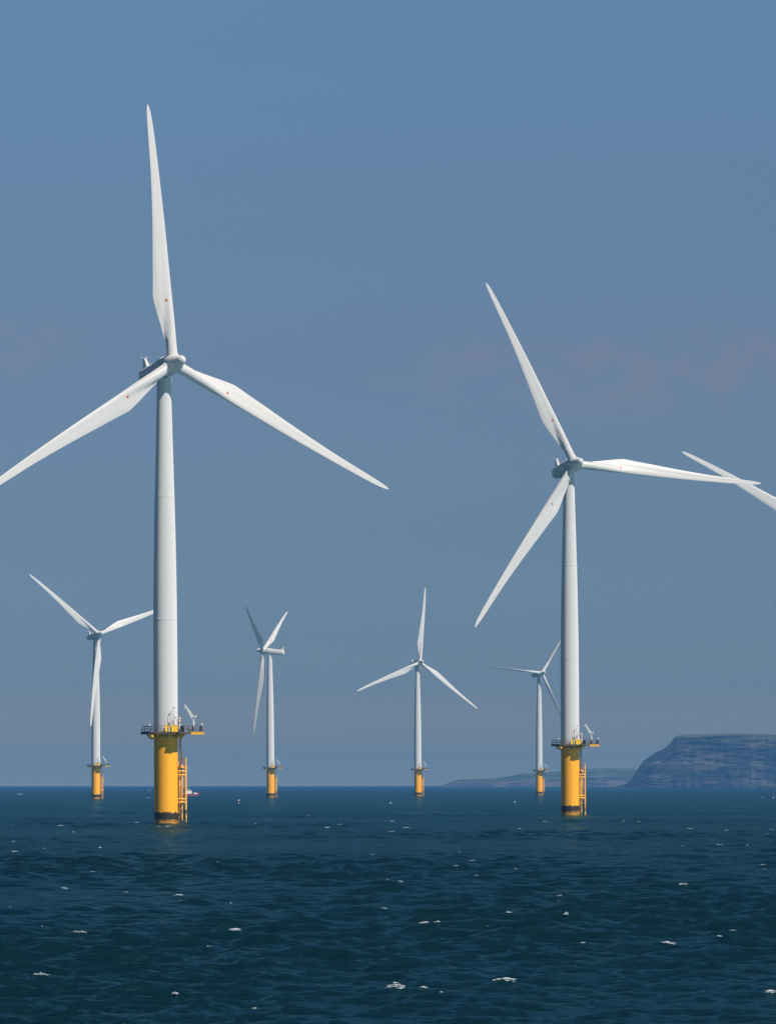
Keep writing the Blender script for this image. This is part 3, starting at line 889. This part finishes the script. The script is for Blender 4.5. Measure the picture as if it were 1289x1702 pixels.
# ------------------------------------------------------------------ small red and white boat behind the nearest turbine
def boat(px, py):
    x, d = ground(px, py)
    root = empty("boat", (x, d, 0))
    root.rotation_euler = (0, 0, R(8))
    mb = MB(); loops = []
    for (xx, hw, zb, zt) in ((-5.2, 1.35, -.3, 1.25), (-4.9, 1.6, -.5, 1.22), (-2, 1.8, -.6, 1.2), (1.5, 1.7, -.6, 1.35), (3.4, 1.25, -.5, 1.65), (4.7, .6, -.2, 2.0), (5.4, .06, .6, 2.25)):
        loops.append([Vector((xx, -hw, zt)), Vector((xx, -hw * .92, zb + .5)), Vector((xx, -hw * .35, zb)), Vector((xx, hw * .35, zb)), Vector((xx, hw * .92, zb + .5)), Vector((xx, hw, zt))])
    mb.loft(loops)
    mb.build("hull", M_RED, root, R(40))
    mb = MB()
    mb.box((2.9, -1.55, 1.42), (1.9, .06, .85), R(14)); mb.box((2.9, 1.55, 1.42), (1.9, .06, .85), R(-14))
    mb.box((-3.0, 0, 1.35), (3.6, 3.2, .22))
    mb.build("bulwark", M_BWHITE, root)
    mb = MB()
    mb.box((-.8, 0, 2.1), (3.4, 2.4, 1.7)); mb.box((-1.0, 0, 3.35), (2.4, 2.0, .95)); mb.box((-1.0, 0, 3.9), (2.8, 2.3, .12))
    cab = mb.build("wheelhouse", M_BWHITE, root)
    for xx in (-1.7, -.95, -.2):
        w_ = MB(); w_.box((xx, -1.03, 3.42), (.5, .06, .5)); w_.build("window", M_GLASS, cab)
    mb = MB(); mb.tube((-1.4, 0, 3.9), (-1.4, 0, 6.2), .07, 6); mb.tube((-1.4, -.7, 5.2), (-1.4, .7, 5.2), .05, 6); mb.box((-1.4, 0, 5.5), (.2, .9, .2))
    mb.build("mast", M_BWHITE, root)
    mb = MB(); mb.tube((-4.6, -.9, 1.3), (-4.6, -.9, 3.2), .08, 6); mb.tube((-4.6, .9, 1.3), (-4.6, .9, 3.2), .08, 6); mb.tube((-4.6, -.95, 3.2), (-4.6, .95, 3.2), .08, 6)
    mb.build("stern_gantry", M_RED, root)
    tag(root, "small red-hulled boat with white wheelhouse, half hidden by the nearest turbine's ladder", "boat")
    return root
boat(316.5, 1322.8)

def buoy(kind, px, py, label):
    x, d = ground(px, py)
    root = empty(kind, (x, d, 0)); root.rotation_euler = (R(random.uniform(-5, 5)), R(random.uniform(-5, 5)), 0)
    return root
b1 = buoy("marker_buoy", 396.5, 1336.8, ""); b1.scale = (.8, .8, .85)
mb = MB(); mb.lathe([(.2, -.5), (.42, -.2), (.45, .35), (.3, .7), (.12, .95)], 16); mb.build("float", M_BUOYRED, b1)
mb = MB(); mb.tube((0, 0, .9), (0, 0, 1.5), .06, 8); mb.lathe([(.1, 1.25), (.3, 1.35), (.33, 1.6), (.2, 1.85), (.05, 1.95)], 14); mb.build("topmark", M_BWHITE, b1)
tag(b1, "red float with a white top, right of the boat and nearest turbine", "buoy", "buoys floating on the sea")
b2 = buoy("mooring_buoy", 649, 1335.6, ""); b2.scale = (.8, .8, .8)
mb = MB(); mb.lathe([(.05, -.36), (.24, -.27), (.36, -.05), (.38, .12), (.3, .34), (.14, .48), (.07, .54)], 18); mb.build("float", M_BWHITE, b2)
mb = MB(); mb.path([(-.09, 0, .5), (-.09, 0, .62), (0, 0, .7), (.09, 0, .62), (.09, 0, .5)], .03, 6); mb.build("lifting_eye", M_GALV, b2)
tag(b2, "small round white buoy left below the upturned Y turbine", "buoy", "buoys floating on the sea")
def dan(px, py, flag_m, label):
    o = buoy("flag_buoy", px, py, ""); o.scale = (.75, .75, .9)
    m1 = MB(); m1.lathe([(.1, -.25), (.3, -.1), (.33, .2), (.22, .42), (.06, .5)], 14); m1.build("float", M_BWHITE, o)
    m2 = MB(); m2.tube((0, 0, -.6), (0, 0, 2.5), .045, 6); m2.build("pole", M_DARK, o)
    m3 = MB(); m3.loft([[Vector((.03, -.02, 1.7)), Vector((.03, .02, 1.7)), Vector((.03, .02, 2.4)), Vector((.03, -.02, 2.4))],
                        [Vector((.35, .03, 1.72)), Vector((.35, .07, 1.72)), Vector((.35, .07, 2.36)), Vector((.35, .03, 2.36))],
                        [Vector((.7, -.05, 1.78)), Vector((.7, -.01, 1.78)), Vector((.7, -.01, 2.3)), Vector((.7, -.05, 2.3))]], False); m3.build("flag", flag_m, o)
    tag(o, label, "buoy", "buoys floating on the sea")
dan(855, 1334.0, M_DARK, "white float with a dark flag pole, left of the second largest turbine's base")
dan(1284.5, 1326.5, M_RED, "white float with a red flag near the right edge, below the cliff")

# ------------------------------------------------------------------ air
hb = MB(); hb.box((0, 0, 66.0), (35000, 35000, 140.0))
m = bpy.data.materials.new("haze_air"); m.use_nodes = True
nt = m.node_tree; nt.nodes.clear()
o_ = nt.nodes.new("ShaderNodeOutputMaterial"); pv = nt.nodes.new("ShaderNodeVolumePrincipled")
pv.inputs['Color'].default_value = (0.13, 0.44, 0.95, 1)
pv.inputs['Density'].default_value = 8.0e-5
pv.inputs['Anisotropy'].default_value = 0.0
nt.links.new(pv.outputs[0], o_.inputs['Volume'])
hz_o = hb.build("haze", m)
tag(hz_o, "pale blue sea haze", "haze", kind="stuff")
hz_o.display_type = 'WIRE'
